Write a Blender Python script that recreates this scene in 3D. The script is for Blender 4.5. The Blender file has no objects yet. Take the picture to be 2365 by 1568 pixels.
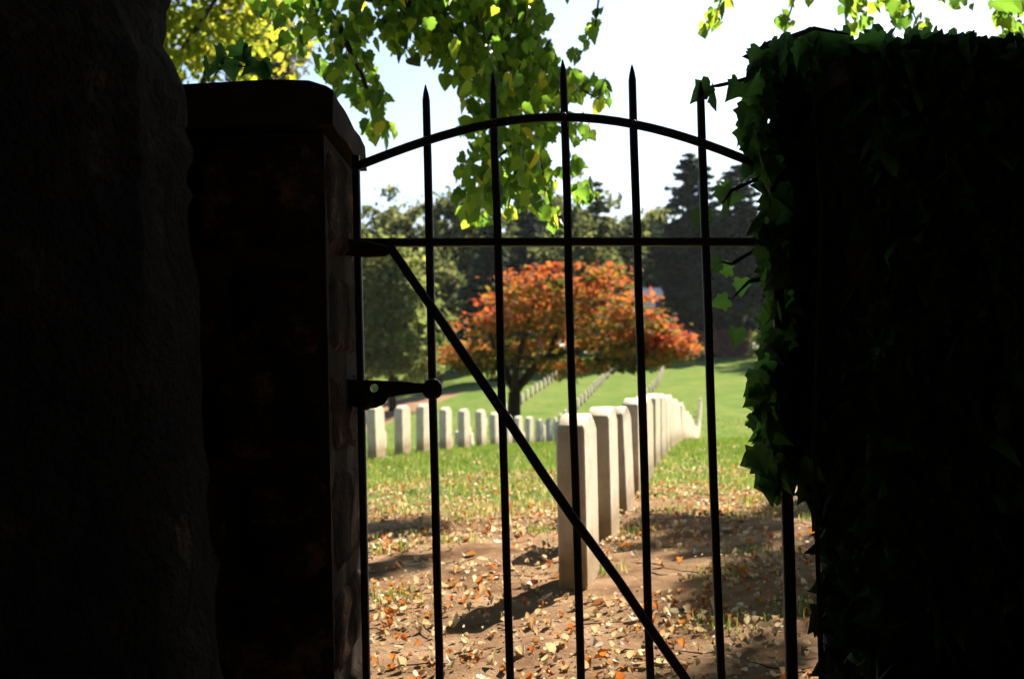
import bpy, math, random
import numpy as np
from mathutils import Vector, Matrix, Euler
S = bpy.context.scene
C = S.collection
random.seed(7)
R = np.random.default_rng(11)

# ------------------------------------------------------------------ camera, sky, sun, exposure
EYE = 0.754
F = 3285.0                      # 50 mm lens in pixels of a 2365-wide picture
PITCH, ROLL = math.radians(1.5), math.radians(1.3)
cam_d = bpy.data.cameras.new('camera')
cam_d.lens = 50; cam_d.sensor_width = 36; cam_d.clip_start = 0.05; cam_d.clip_end = 3000
cam_d.dof.use_dof = True; cam_d.dof.focus_distance = 3.0; cam_d.dof.aperture_fstop = 7.0
cam = bpy.data.objects.new('camera', cam_d); C.objects.link(cam)
M = Matrix.Translation((0, 0, EYE)) @ Matrix.Rotation(math.pi/2 + PITCH, 4, 'X') @ Matrix.Rotation(-ROLL, 4, 'Z')
cam.matrix_world = M
S.camera = cam
SUN_AZ, SUN_EL = math.radians(25.5), math.radians(34)
w = bpy.data.worlds.new('World'); S.world = w; w.use_nodes = True
nt = w.node_tree; bg = nt.nodes['Background']
sky = nt.nodes.new('ShaderNodeTexSky'); sky.sky_type = 'NISHITA'; sky.sun_disc = False
sky.sun_elevation = SUN_EL; sky.sun_rotation = SUN_AZ; sky.dust_density = 0.6; sky.air_density = 0.7
nt.links.new(sky.outputs[0], bg.inputs[0]); bg.inputs[1].default_value = 0.05
sd = bpy.data.lights.new('sun', 'SUN'); sd.energy = 5.0; sd.angle = math.radians(0.5); sd.color = (1.0, 0.88, 0.72)
so = bpy.data.objects.new('sun', sd); C.objects.link(so)
SDIR = Vector((math.sin(SUN_AZ)*math.cos(SUN_EL), math.cos(SUN_AZ)*math.cos(SUN_EL), math.sin(SUN_EL)))
so.rotation_euler = SDIR.to_track_quat('Z', 'Y').to_euler()
S.view_settings.view_transform = 'Standard'; S.view_settings.look = 'None'
S.view_settings.exposure = 1.95; S.view_settings.gamma = 1; S.view_settings.use_curve_mapping = False

# ------------------------------------------------------------------ helpers
M3 = M.to_3x3()
def ray(px, py): return M3 @ Vector(((px-1182.5)/F, -(py-784.0)/F, -1.0))
def at(px, py, Y):
    r = ray(px, py); t = Y/r.y
    return Vector((r.x*t, Y, EYE + r.z*t))
_py = np.array([-60, 0, 3.4, 4.2, 5.2, 6.4, 9.3, 12.3, 17, 24, 35, 45, 52, 58, 64, 75, 90, 110, 130, 155, 200, 600, 2000.])
_pz = np.array([-.85, -.85, -.83, -.79, -.754, -.754, -.78, -.80, -.88, -1.17, -1.68, -2.3, -2.7, -2.8, -2.65, -1.95, -.9, .35, 1.5, 2.4, 3.2, 4, 6.])
_ty = np.linspace(-60, 600, 13201)
_tz = np.interp(_ty, _py, _pz)
def _smooth(a, k): return np.convolve(np.pad(a, k, mode='edge'), np.ones(2*k+1)/(2*k+1), 'valid')
_sm = _smooth(_smooth(_tz, 60), 60); _sn = _smooth(_tz, 10)
_w = np.clip((_ty-10)/8, 0, 1); _tz = _sn*(1-_w) + _sm*_w
def sstep(a, b, x):
    t = np.clip((x-a)/(b-a), 0, 1); return t*t*(3-2*t)
def ground(X, Y):
    X = np.asarray(X, float); Y = np.asarray(Y, float)
    z = np.interp(Y, _ty, _tz) + EYE
    z = z - 1.3*sstep(2, -14, X)*sstep(55, 100, Y) - .28*sstep(1, -4, X)*sstep(18, 32, Y)*sstep(80, 50, Y)
    z = z + .012*np.sin(X*3.1+Y*1.3)*np.sin(Y*2.3-X*.8) + .006*np.sin(X*9.1+1)*np.sin(Y*7.7) + .05*np.sin(X*.21)*np.sin(Y*.13)
    return z
def gz(x, y): return float(ground(x, y))
def hit(px, py):
    r = ray(px, py); o = Vector((0, 0, EYE)); t = 2.0
    while t < 400:
        p = o + r*t
        if p.z < gz(p.x, p.y): return p
        t += .02 + t*.002
    return p

def tag(o, label=None, cat=None, group=None, kind=None):
    if label: o['label'] = label
    if cat: o['category'] = cat
    if group: o['group'] = group
    if kind: o['kind'] = kind
    return o
def empty(name, loc, label, cat, group=None):
    o = bpy.data.objects.new(name, None); C.objects.link(o); o.location = loc; o.empty_display_size = .2
    return tag(o, label, cat, group)
def link(name, me, parent=None, mat=None, smooth=False):
    if mat and not me.materials: me.materials.append(mat)
    if smooth: me.polygons.foreach_set('use_smooth', [True]*len(me.polygons))
    o = bpy.data.objects.new(name, me); C.objects.link(o)
    if parent:
        o.parent = parent
        o.matrix_parent_inverse = Matrix.Translation(-Vector(parent.location))
    return o
def mesh(name, V, Fc):
    me = bpy.data.meshes.new(name); me.from_pydata([tuple(v) for v in V], [], Fc); me.update(); return me
def tube_vf(pts, rad, n=8, off=0, flat=None):
    V, Fc = [], []
    pts = [Vector(p) for p in pts]
    for i, p in enumerate(pts):
        d = (pts[min(i+1, len(pts)-1)] - pts[max(i-1, 0)]).normalized()
        a = Vector((0, 1, 0)) if abs(d.y) < .9 else Vector((1, 0, 0))
        u = d.cross(a).normalized(); v = d.cross(u).normalized()
        for k in range(n):
            an = 2*math.pi*(k+.5)/n
            V.append(p + (u*math.cos(an) + v*math.sin(an))*rad[i])
    for i in range(len(pts)-1):
        for k in range(n):
            a, b = off+i*n+k, off+i*n+(k+1) % n
            Fc.append((a, b, b+n, a+n))
    Fc.append(tuple(off+k for k in range(n))[::-1]); Fc.append(tuple(off+(len(pts)-1)*n+k for k in range(n)))
    return V, Fc
def tubes(name, lst, n=8):
    V, Fc = [], []
    for pts, rad in lst:
        v, f = tube_vf(pts, rad, n, len(V)); V += v; Fc += f
    return mesh(name, V, Fc)
def box_vf(x0, x1, y0, y1, z0, z1):
    V = [(x, y, z) for z in (z0, z1) for y in (y0, y1) for x in (x0, x1)]
    return V, [(0, 2, 3, 1), (4, 5, 7, 6), (0, 1, 5, 4), (2, 6, 7, 3), (0, 4, 6, 2), (1, 3, 7, 5)]
def bulk(name, tmpl, P, Rm, sc, tint, mat, parent=None):
    """many copies of one small template as ONE mesh, with a per-copy 'tint'"""
    tv = np.array(tmpl[0], float); tf = tmpl[1]
    N, k = len(P), len(tv)
    V = (np.einsum('nij,kj->nki', Rm, tv) * np.asarray(sc).reshape(N, 1, -1) + np.asarray(P)[:, None, :]).reshape(-1, 3)
    if parent is not None: V = V - np.array(parent.location)[None]
    me = bpy.data.meshes.new(name)
    fl = np.array([i for f in tf for i in f]); fs = np.array([len(f) for f in tf])
    me.vertices.add(N*k); me.vertices.foreach_set('co', V.astype(np.float32).ravel())
    L = (fl[None, :] + (np.arange(N)*k)[:, None]).ravel()
    me.loops.add(len(L)); me.loops.foreach_set('vertex_index', L.astype(np.int32))
    sizes = np.tile(fs, N); st = np.concatenate([[0], np.cumsum(sizes)[:-1]])
    me.polygons.add(len(sizes)); me.polygons.foreach_set('loop_start', st.astype(np.int32))
    try: me.polygons.foreach_set('loop_total', sizes.astype(np.int32))
    except Exception: pass
    me.update(calc_edges=True)
    if len(tf) > 8: me.polygons.foreach_set('use_smooth', [True]*len(me.polygons))
    a = me.attributes.new('tint', 'FLOAT', 'POINT'); a.data.foreach_set('value', np.repeat(np.asarray(tint, np.float32), k))
    me.materials.append(mat)
    o = bpy.data.objects.new(name, me); C.objects.link(o)
    if parent is not None: o.parent = parent
    return o
def rot_rand(N, tilt=None, yaw=None):
    """rotation matrices; template lies in XY with normal Z. tilt: angle of normal from up"""
    yaw = R.uniform(0, 2*np.pi, N) if yaw is None else yaw
    tilt = np.arccos(R.uniform(-1, 1, N)) if tilt is None else tilt
    spin = R.uniform(0, 2*np.pi, N)
    def rz(a):
        c, s = np.cos(a), np.sin(a); m = np.zeros((N, 3, 3)); m[:, 0, 0] = c; m[:, 0, 1] = -s; m[:, 1, 0] = s; m[:, 1, 1] = c; m[:, 2, 2] = 1; return m
    c, s = np.cos(tilt), np.sin(tilt); mx = np.zeros((N, 3, 3)); mx[:, 0, 0] = 1; mx[:, 1, 1] = c; mx[:, 1, 2] = -s; mx[:, 2, 1] = s; mx[:, 2, 2] = c
    return rz(yaw) @ mx @ rz(spin)
def hang_rot(N, lo=1.0, hi=1.9, jit=.6):
    """hanging leaves: tip (+Y of template) points mostly down, normal mostly sideways"""
    yaw = R.uniform(0, 2*np.pi, N); t = R.uniform(lo, hi, N); sp = np.pi + R.normal(0, jit, N)
    def rz(a):
        c, s = np.cos(a), np.sin(a); m = np.zeros((N, 3, 3)); m[:, 0, 0] = c; m[:, 0, 1] = -s; m[:, 1, 0] = s; m[:, 1, 1] = c; m[:, 2, 2] = 1; return m
    c, s = np.cos(t), np.sin(t); mx = np.zeros((N, 3, 3)); mx[:, 0, 0] = 1; mx[:, 1, 1] = c; mx[:, 1, 2] = -s; mx[:, 2, 1] = s; mx[:, 2, 2] = c
    return rz(yaw) @ mx @ rz(sp)

# leaf templates (unit size about 1, stalk at origin, tip at +Y)
def leaf_t(out, droop=.12, fold=.10):
    V = [(0, 0, 0), (0, .45, fold*-.6), (0, 1, -droop)]
    half = out
    n = len(half)
    for s in (1, -1):
        for (x, y) in half: V.append((s*x, y, fold*abs(x) - droop*(y**2)))
    Fc = []
    for si in (0, 1):
        b = 3 + si*n
        ring = [0] + [b+i for i in range(n)] + [2]
        for i in range(len(ring)-1):
            f = (1, ring[i], ring[i+1]); Fc.append(f if si else f[::-1])
    return V, Fc
MAPLE = leaf_t([(.12, -.10), (.32, -.10), (.46, .03), (.43, .15), (.55, .32), (.44, .42), (.38, .60), (.22, .72), (.12, .88)], .28, .34)
IVY = leaf_t([(.14, -.10), (.33, -.12), (.46, .02), (.37, .15), (.55, .33), (.36, .44), (.26, .62), (.11, .82)], .26, .32)
BROAD = leaf_t([(.18, -.10), (.38, -.02), (.49, .18), (.48, .38), (.36, .62), (.16, .86)], .24, .26)
CURL = leaf_t([(.26, .10), (.40, .35), (.30, .70)], -.45, .9)
QUAD = ([(-.5, -.35, 0), (.1, -.5, .08), (.55, .1, 0), (-.1, .5, .1)], [(0, 1, 2, 3)])
NEEDLE = ([(-.1, -.5, 0), (.1, -.5, 0), (.16, .2, .05), (0, .6, 0), (-.16, .15, -.05)], [(0, 1, 2, 3, 4)])

# ------------------------------------------------------------------ materials
def new_mat(name):
    m = bpy.data.materials.new(name); m.use_nodes = True
    return m, m.node_tree, m.node_tree.nodes['Principled BSDF']
def ramp(nt, cols):
    r = nt.nodes.new('ShaderNodeValToRGB'); e = r.color_ramp.elements
    while len(e) < len(cols): e.new(.5)
    for i, (p, c) in enumerate(cols): e[i].position = p; e[i].color = (*c, 1)
    return r
def noise(nt, scale, detail=6, rough=.6, coord=None):
    n = nt.nodes.new('ShaderNodeTexNoise'); n.inputs['Scale'].default_value = scale
    n.inputs['Detail'].default_value = detail; n.inputs['Roughness'].default_value = rough
    if coord is not None: nt.links.new(coord, n.inputs['Vector'])
    return n
def objcoord(nt): return nt.nodes.new('ShaderNodeTexCoord').outputs['Object']
def bump(nt, h, b, dist=.01, strength=1):
    bm = nt.nodes.new('ShaderNodeBump'); bm.inputs['Distance'].default_value = dist; bm.inputs['Strength'].default_value = strength
    nt.links.new(h, bm.inputs['Height']); nt.links.new(bm.outputs[0], b.inputs['Normal'])
def rough_mat(name, cols, scale, dist=.01, rough=.95, spec=.02, fine=60):
    m, nt, b = new_mat(name); c = objcoord(nt)
    n = noise(nt, scale, 8, .65, c); r = ramp(nt, cols); nt.links.new(n.outputs[0], r.inputs[0])
    nt.links.new(r.outputs[0], b.inputs['Base Color']); b.inputs['Roughness'].default_value = rough
    b.inputs['Specular IOR Level'].default_value = spec
    n2 = noise(nt, fine, 5, .7, c); bump(nt, n2.outputs[0], b, dist)
    return m
def leaf_mat(name, cols, source='attr', trans=.5, boost=1.7, rough=.45, spec=.4):
    m, nt, b = new_mat(name)
    if source == 'attr':
        a = nt.nodes.new('ShaderNodeAttribute'); a.attribute_name = 'tint'; v = a.outputs['Fac']
    else:
        v = nt.nodes.new('ShaderNodeObjectInfo').outputs['Random']
    r = ramp(nt, cols); nt.links.new(v, r.inputs[0])
    nt.links.new(r.outputs[0], b.inputs['Base Color']); b.inputs['Roughness'].default_value = rough
    b.inputs['Specular IOR Level'].default_value = spec
    t = nt.nodes.new('ShaderNodeBsdfTranslucent')
    h = nt.nodes.new('ShaderNodeMix'); h.data_type = 'RGBA'; h.blend_type = 'MULTIPLY'; h.inputs[0].default_value = 1
    nt.links.new(r.outputs[0], h.inputs[6]); h.inputs[7].default_value = (boost, boost, boost*.75, 1)
    nt.links.new(h.outputs[2], t.inputs['Color'])
    mx = nt.nodes.new('ShaderNodeMixShader'); mx.inputs[0].default_value = trans
    nt.links.new(b.outputs[0], mx.inputs[1]); nt.links.new(t.outputs[0], mx.inputs[2])
    nt.links.new(mx.outputs[0], nt.nodes['Material Output'].inputs['Surface'])
    return m
GREEN = [(0, (.022, .055, .010)), (.5, (.075, .145, .018)), (.85, (.16, .23, .022)), (1, (.30, .27, .03))]
m_leaf_a = leaf_mat('green leaf', GREEN, trans=.6, boost=2.6)
m_leaf_o = leaf_mat('green leaf single', GREEN, 'obj', trans=.6, boost=2.6)
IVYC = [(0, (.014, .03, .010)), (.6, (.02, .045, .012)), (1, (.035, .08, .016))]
m_ivy_dark = leaf_mat('ivy leaf', IVYC, trans=.18, boost=1.6, rough=.6, spec=.12)  # low translucency keeps the shaded pier cover near black
m_ivy_glow = leaf_mat('backlit ivy leaf single', IVYC, 'obj', trans=.55, boost=5.5, rough=.6, spec=.12)  # lit copy: boosted translucent colour paints the backlit green glow
m_red = leaf_mat('autumn leaf', [(0, (.03, .045, .010)), (.25, (.11, .10, .018)), (.45, (.22, .125, .025)), (.7, (.31, .11, .03)), (1, (.36, .07, .035))], trans=.42, boost=1.6, rough=.8, spec=.08)
m_olive = leaf_mat('olive foliage', [(0, (.04, .055, .025)), (.5, (.09, .105, .045)), (1, (.17, .17, .07))], trans=.45, boost=1.7, rough=.9, spec=.03)
m_light = leaf_mat('pale green foliage', [(0, (.05, .07, .025)), (.5, (.115, .14, .05)), (1, (.21, .22, .08))], trans=.45, boost=1.9, rough=.9, spec=.03)
m_yel = leaf_mat('yellow green foliage', [(0, (.07, .10, .015)), (.5, (.15, .18, .02)), (1, (.28, .24, .03))], trans=.55, boost=2.2, rough=.9, spec=.03)
m_con = leaf_mat('dark needle foliage', [(0, (.02, .035, .03)), (.6, (.045, .07, .055)), (1, (.09, .115, .08))], trans=.3, boost=1.6, rough=.9, spec=.03)
m_brown = leaf_mat('thin brown foliage', [(0, (.07, .06, .03)), (1, (.18, .15, .07))], trans=.4, boost=1.5)
m_purple = leaf_mat('purple brown hedge', [(0, (.14, .06, .055)), (1, (.34, .15, .13))], trans=.35, boost=1.3)
LIT = [(0, (.42, .33, .23)), (.3, (.62, .50, .38)), (.5, (.45, .27, .14)), (.6, (.40, .10, .03)), (.7, (.50, .20, .04)), (.78, (.30, .15, .08)), (.88, (.60, .50, .38)), (1, (.72, .64, .54))]
m_lit_a = leaf_mat('fallen leaf', LIT, trans=.25, boost=1.3, rough=.6, spec=.3)
m_lit_o = leaf_mat('fallen leaf single', LIT, 'obj', trans=.25, boost=1.3, rough=.6, spec=.3)
m_grass = leaf_mat('grass blade', [(0, (.05, .09, .015)), (.45, (.09, .15, .025)), (.75, (.17, .20, .05)), (1, (.42, .36, .20))], trans=.4, boost=1.6, rough=.7, spec=.15)
m_bark = rough_mat('dark bark', [(.3, (.02, .016, .012)), (.7, (.06, .045, .033))], 6, .03, fine=18)
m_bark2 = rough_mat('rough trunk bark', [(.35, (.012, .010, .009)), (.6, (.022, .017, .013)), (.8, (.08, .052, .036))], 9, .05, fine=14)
m_stone = rough_mat('dark stone with painted sun flecks', [(.38, (.024, .018, .014)), (.54, (.055, .036, .024)), (.68, (.24, .14, .085))], 11, .035, fine=45)  # brown top stop puts warm sunlit flecks into the stone colour
m_mortar = rough_mat('dark mortar', [(.3, (.025, .020, .016)), (.7, (.055, .042, .03))], 12, .01)  # dark tones varied by noise
m_cap = rough_mat('dark capstone', [(.3, (.028, .024, .019)), (.7, (.08, .062, .046))], 6, .012)  # noise between two dark browns
def iron():
    m, nt, b = new_mat('black painted iron'); c = objcoord(nt)
    n = noise(nt, 60, 6, .7, c); r = ramp(nt, [(.35, (.006, .006, .006)), (.62, (.014, .012, .011)), (.8, (.06, .032, .02))])
    nt.links.new(n.outputs[0], r.inputs[0]); nt.links.new(r.outputs[0], b.inputs['Base Color'])
    b.inputs['Roughness'].default_value = .5; b.inputs['Specular IOR Level'].default_value = .4
    n2 = noise(nt, 180, 4, .6, c); bump(nt, n2.outputs[0], b, .002)
    return m
m_iron = iron()
def marble(name, stain):
    m, nt, b = new_mat(name); c = objcoord(nt)
    n = noise(nt, 7, 10, .75, c); r = ramp(nt, [(.32, (.58, .45, .30)), (.5, (.78, .67, .51)), (.75, (.86, .79, .67))]); nt.links.new(n.outputs[0], r.inputs[0])
    sx = nt.nodes.new('ShaderNodeSeparateXYZ'); nt.links.new(c, sx.inputs[0])
    n2 = noise(nt, 5, 5, .6, c)
    ad = nt.nodes.new('ShaderNodeMath'); ad.operation = 'MULTIPLY_ADD'; nt.links.new(n2.outputs[0], ad.inputs[0]); ad.inputs[1].default_value = -.22
    nt.links.new(sx.outputs['Z'], ad.inputs[2])
    r2 = ramp(nt, [(0, (.50, .42, .30)), (.10, (.9, .88, .84)), (1, (1, 1, 1))]) if not stain else ramp(nt, [(0, (.5, .42, .3)), (.12, (.9, .88, .84)), (.40, (.9, .88, .84)), (.52, (.16, .17, .14))])
    nt.links.new(ad.outputs[0], r2.inputs[0])
    mx = nt.nodes.new('ShaderNodeMix'); mx.data_type = 'RGBA'; mx.blend_type = 'MULTIPLY'; mx.inputs[0].default_value = 1
    nt.links.new(r.outputs[0], mx.inputs[6]); nt.links.new(r2.outputs[0], mx.inputs[7])
    nt.links.new(mx.outputs[2], b.inputs['Base Color']); b.inputs['Roughness'].default_value = .75; b.inputs['Specular IOR Level'].default_value = .25
    n3 = noise(nt, 70, 5, .7, c); bump(nt, n3.outputs[0], b, .003)
    return m
m_marble = marble('white marble', False); m_moss = marble('marble with black lichen top', True)
def ground_mat():
    m, nt, b = new_mat('cemetery ground'); c = objcoord(nt)
    def mix(fac, a, bb, bt='MIX'):
        x = nt.nodes.new('ShaderNodeMix'); x.data_type = 'RGBA'; x.blend_type = bt
        if isinstance(fac, float): x.inputs[0].default_value = fac
        else: nt.links.new(fac, x.inputs[0])
        nt.links.new(a, x.inputs[6]); nt.links.new(bb, x.inputs[7]); return x.outputs[2]
    e1 = ramp(nt, [(.3, (.12, .072, .042)), (.5, (.29, .185, .112)), (.72, (.47, .335, .22))]); n1 = noise(nt, 3.2, 9, .68, c); nt.links.new(n1.outputs[0], e1.inputs[0])
    g1 = ramp(nt, [(.3, (.10, .16, .045)), (.5, (.14, .205, .058)), (.7, (.21, .25, .085))]); n2 = noise(nt, 1.2, 8, .65, c); nt.links.new(n2.outputs[0], g1.inputs[0])
    g2 = ramp(nt, [(.4, (.75, .78, .7)), (.6, (1.15, 1.12, 1.1))]); n4 = noise(nt, 14, 6, .75, c); nt.links.new(n4.outputs[0], g2.inputs[0])
    g = mix(1.0, g1.outputs[0], g2.outputs[0], 'MULTIPLY')
    n6 = noise(nt, .22, 5, .6, c); g3 = ramp(nt, [(.35, (.82, .92, .8)), (.6, (1.12, 1.02, 1.05))]); nt.links.new(n6.outputs[0], g3.inputs[0]); g = mix(1.0, g, g3.outputs[0], 'MULTIPLY')
    a = nt.nodes.new('ShaderNodeAttribute'); a.attribute_name = 'lawn'
    n5 = noise(nt, 2.2, 8, .7, c)
    s = nt.nodes.new('ShaderNodeMath'); s.operation = 'MULTIPLY_ADD'; nt.links.new(n5.outputs[0], s.inputs[0]); s.inputs[1].default_value = 1.3; s.inputs[2].default_value = -.65
    t = nt.nodes.new('ShaderNodeMath'); t.operation = 'ADD'; nt.links.new(s.outputs[0], t.inputs[0]); nt.links.new(a.outputs['Fac'], t.inputs[1])
    k = ramp(nt, [(.38, (0, 0, 0)), (.62, (1, 1, 1))]); nt.links.new(t.outputs[0], k.inputs[0])
    col = mix(k.outputs[0], e1.outputs[0], g)
    nt.links.new(col, b.inputs['Base Color']); b.inputs['Roughness'].default_value = 1; b.inputs['Specular IOR Level'].default_value = 0
    n3 = noise(nt, 22, 9, .75, c); bump(nt, n3.outputs[0], b, .03)
    return m
m_ground = ground_mat()

# ------------------------------------------------------------------ ground
ys = np.concatenate([np.arange(-12, 2.5, .5), np.arange(2.5, 13, .075), np.geomspace(13, 160, 130), np.geomspace(170, 1500, 16)])
xs = np.concatenate([-np.geomspace(900, 13, 24), np.arange(-12, -3.05, .4), np.arange(-3, 4.6, .1), np.arange(5, 16, .4), np.geomspace(17, 900, 24)])
GX, GY = np.meshgrid(xs, ys)
GZ = ground(GX, GY) + np.where(GY < 14, R.normal(0, .006, GX.shape), 0)
nx, ny = len(xs), len(ys)
Vg = np.stack([GX, GY, GZ], -1).reshape(-1, 3)
idx = np.arange(nx*ny).reshape(ny, nx)
Fg = np.stack([idx[:-1, :-1], idx[:-1, 1:], idx[1:, 1:], idx[1:, :-1]], -1).reshape(-1, 4)
me = bpy.data.meshes.new('ground'); me.from_pydata(Vg.tolist(), [], Fg.tolist()); me.update()
# where the lawn grows: bare soil by the gate, a bare bed on the left of the far slope
bedA, bedB = hit(1105, 897), hit(900, 985)
def lawn(X, Y):
    v = .5 + (Y - 8.9 - .25*X)/4.5
    v = np.clip(v, 0, 1.4)
    # signed side of the bed's edge line
    ex, ey = bedA.x-bedB.x, bedA.y-bedB.y; L = math.hypot(ex, ey)
    side = ((X-bedB.x)*ey - (Y-bedB.y)*ex)/L          # >0 on the right of the line
    far = sstep(26, 36, Y)*sstep(104, 92, Y)
    return v - 1.3*sstep(1.0, -1.5, side)*far
at_l = me.attributes.new('lawn', 'FLOAT', 'POINT'); at_l.data.foreach_set('value', lawn(Vg[:, 0], Vg[:, 1]).astype(np.float32))
ground_o = link('ground', me, None, m_ground, True); tag(ground_o, kind='structure')

# ------------------------------------------------------------------ grass blades and leaf litter
def scatter(n, y0, y1, pw=1.0, spread=.42):
    Y = y0 + (y1-y0)*R.random(n)**pw
    X = R.uniform(-spread, spread, n)*(Y+1.2)
    return X, Y
def grass(n, y0, y1, pw, h0, h1, wd, name):
    X, Y = scatter(n, y0, y1, pw, .30)
    l = lawn(X, Y) + .5*np.sin(X*2.3+Y)*np.sin(Y*1.7-X) + R.normal(0, .25, n)
    k = l > .62; X, Y = X[k], Y[k]; n = len(X)
    Z = ground(X, Y)
    T = ([(-.5, 0, 0), (.5, 0, 0), (.05, .25, 1)], [(0, 1, 2)])
    yaw = R.uniform(0, 2*np.pi, n); c, s = np.cos(yaw), np.sin(yaw)
    h = R.uniform(h0, h1, n)
    Rm = np.zeros((n, 3, 3)); Rm[:, 0, 0] = c*wd; Rm[:, 1, 0] = s*wd; lean = R.uniform(.2, 1.6, n)*h
    Rm[:, 0, 1] = -s*lean; Rm[:, 1, 1] = c*lean; Rm[:, 2, 2] = h
    dry = np.clip(1 - (Y-8)/6, 0, 1)*.35
    tint = np.clip(R.beta(2, 3, n) + dry + (R.random(n) < .04)*.4, 0, 1)
    return bulk(name, T, np.stack([X, Y, Z-.005], 1), Rm, np.ones(n), tint, m_grass)
tag(grass(75000, 6.2, 22, 1.0, .03, .07, .012, 'lawn_grass'), 'short sunlit lawn grass growing between the rows of headstones', 'grass', kind='stuff')
tag(grass(70000, 22, 70, 1.2, .05, .10, .035, 'lawn_grass'), 'mown grass of the lawn dipping away behind the near rows', 'grass', kind='stuff')

def tufts():
    P, N = [], 0
    spots = [(-.55, 7.0), (.75, 5.3), (1.0, 5.9), (.9, 4.6), (.62, 4.3), (-.3, 6.6), (.1, 6.9), (.55, 6.8), (1.15, 7.4), (.9, 7.9), (-.9, 7.8), (-.7, 8.2), (.45, 7.9), (1.4, 8.3), (-.25, 7.7), (.3, 5.5), (-.45, 4.9), (1.1, 4.3)]
    for (x, y) in spots:
        n = int(R.uniform(40, 130)); P.append(np.stack([x+R.normal(0, .06, n), y+R.normal(0, .09, n)], 1))
    P = np.concatenate(P); n = len(P); yaw = R.uniform(0, 6.28, n); h = R.uniform(.02, .06, n); c, s_ = np.cos(yaw), np.sin(yaw); lean = R.uniform(.3, 1.8, n)*h
    Rm = np.zeros((n, 3, 3)); Rm[:, 0, 0] = c*.007; Rm[:, 1, 0] = s_*.007; Rm[:, 0, 1] = -s_*lean; Rm[:, 1, 1] = c*lean; Rm[:, 2, 2] = h
    o = bulk('grass_tufts', ([(-.5, 0, 0), (.5, 0, 0), (.05, .25, 1)], [(0, 1, 2)]), np.stack([P[:, 0], P[:, 1], ground(P[:, 0], P[:, 1])], 1), Rm, np.ones(n), R.beta(2, 2, n), m_grass)
    tag(o, 'sparse green grass tufts sprouting from the bare soil around the near headstones', 'grass', kind='stuff')
    L = []
    for i in range(90):
        x, y = random.uniform(-.7, 1.5), random.uniform(3.4, 8); a = random.uniform(0, 3.14); l = random.uniform(.04, .16); q = []
        for k in range(4):
            xx = x+math.cos(a)*l*k/3+random.gauss(0, .006); yy = y+math.sin(a)*l*k/3+random.gauss(0, .006); q.append((xx, yy, gz(xx, yy)+.012+random.random()*.006))
        L.append((q, [.0028, .0025, .002, .001]))
    o = link('twigs', tubes('twigs', L, 4), None, m_bark); tag(o, 'thin dry twigs strewn among the fallen leaves on the soil', 'twigs', kind='stuff')
tufts()
def litter(n, y0, y1, pw, s0, s1, name, tmpl):
    X, Y = scatter(n, y0, y1, pw)
    clump = np.sin(X*2.1+1.3)*np.sin(Y*1.9+X*.7) + .6*np.sin(X*5.3-Y*3.1)
    k = (clump + R.normal(0, .6, n) > -.25); X, Y = X[k], Y[k]; n = len(X)
    Z = ground(X, Y) + R.uniform(.004, .03, n)
    return bulk(name, tmpl, np.stack([X, Y, Z], 1), rot_rand(n, tilt=np.abs(R.normal(0, .55, n))), s0 + (s1*1.25-s0)*R.random(n)**2.2, R.random(n), m_lit_a)
tag(litter(34000, 3.0, 11.5, .75, .008, .024, 'leaf_litter', CURL), 'fallen dry leaves scattered over the bare soil inside the gate', 'fallen leaves', kind='stuff')
tag(litter(9000, 5.5, 17, .9, .012, .028, 'leaf_litter', MAPLE), 'fallen tan and yellow leaves caught in the grass', 'fallen leaves', kind='stuff')
for tm, nm in ((MAPLE, 'a'), (CURL, 'b'), (BROAD, 'c')):
    lm = mesh('leaf', tm[0], tm[1]); lm.materials.append(m_lit_o)
    for i in range(98):
        Y = 3.35 + 3.6*random.random()**1.3; X = random.uniform(-.12, .24)*Y
        o = bpy.data.objects.new('leaf', lm); C.objects.link(o); o.parent = ground_o
        s = random.uniform(.022, .046)*(.85 if nm == 'b' else 1)
        o.location = (X, Y, gz(X, Y)+random.uniform(.008, .02)); o.scale = (s, s, s)
        o.rotation_euler = (random.gauss(0, .4), random.gauss(0, .4), random.uniform(0, 6.28))

# ------------------------------------------------------------------ headstones
def stone_mesh(w, t, h, seed):
    rr = random.Random(seed)
    n = 10; prof = [(-w/2, -.25)]
    rise = .055
    for i in range(n+1):
        u = i/n*2-1; prof.append((u*w/2, h - rise*u*u))
    prof.append((w/2, -.25))
    V, Fc = [], []
    k = len(prof); b = .010
    # four loops: back-inner, back, front, front-inner give softly rounded edges
    cx = 0; 
    for (yy, ins) in ((-t/2, b), (-t/2+b*.35, b*.35), (-t/2+b, 0), (t/2-b, 0), (t/2-b*.35, b*.35), (t/2, b)):
        for (x, z) in prof:
            f = 1-ins*2/w
            V.append((x*f, yy, z-ins if z > 0 else z))
    for l in range(5):
        for i in range(k-1):
            a = l*k+i; Fc.append((a, a+1, a+1+k, a+k))
    Fc.append(tuple(range(k))[::-1]); Fc.append(tuple(5*k+i for i in range(k)))
    me = mesh('headstone', V, Fc)
    me.polygons.foreach_set('use_smooth', [len(p.vertices) == 4 for p in me.polygons]); return me
sm = [stone_mesh(.34, .105, h, i) for i, h in enumerate((.62, .61, .64, .60))]
for s_ in sm: s_.materials.append(m_marble)
smoss = stone_mesh(.33, .105, .60, 9); smoss.materials.append(m_moss)
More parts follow.
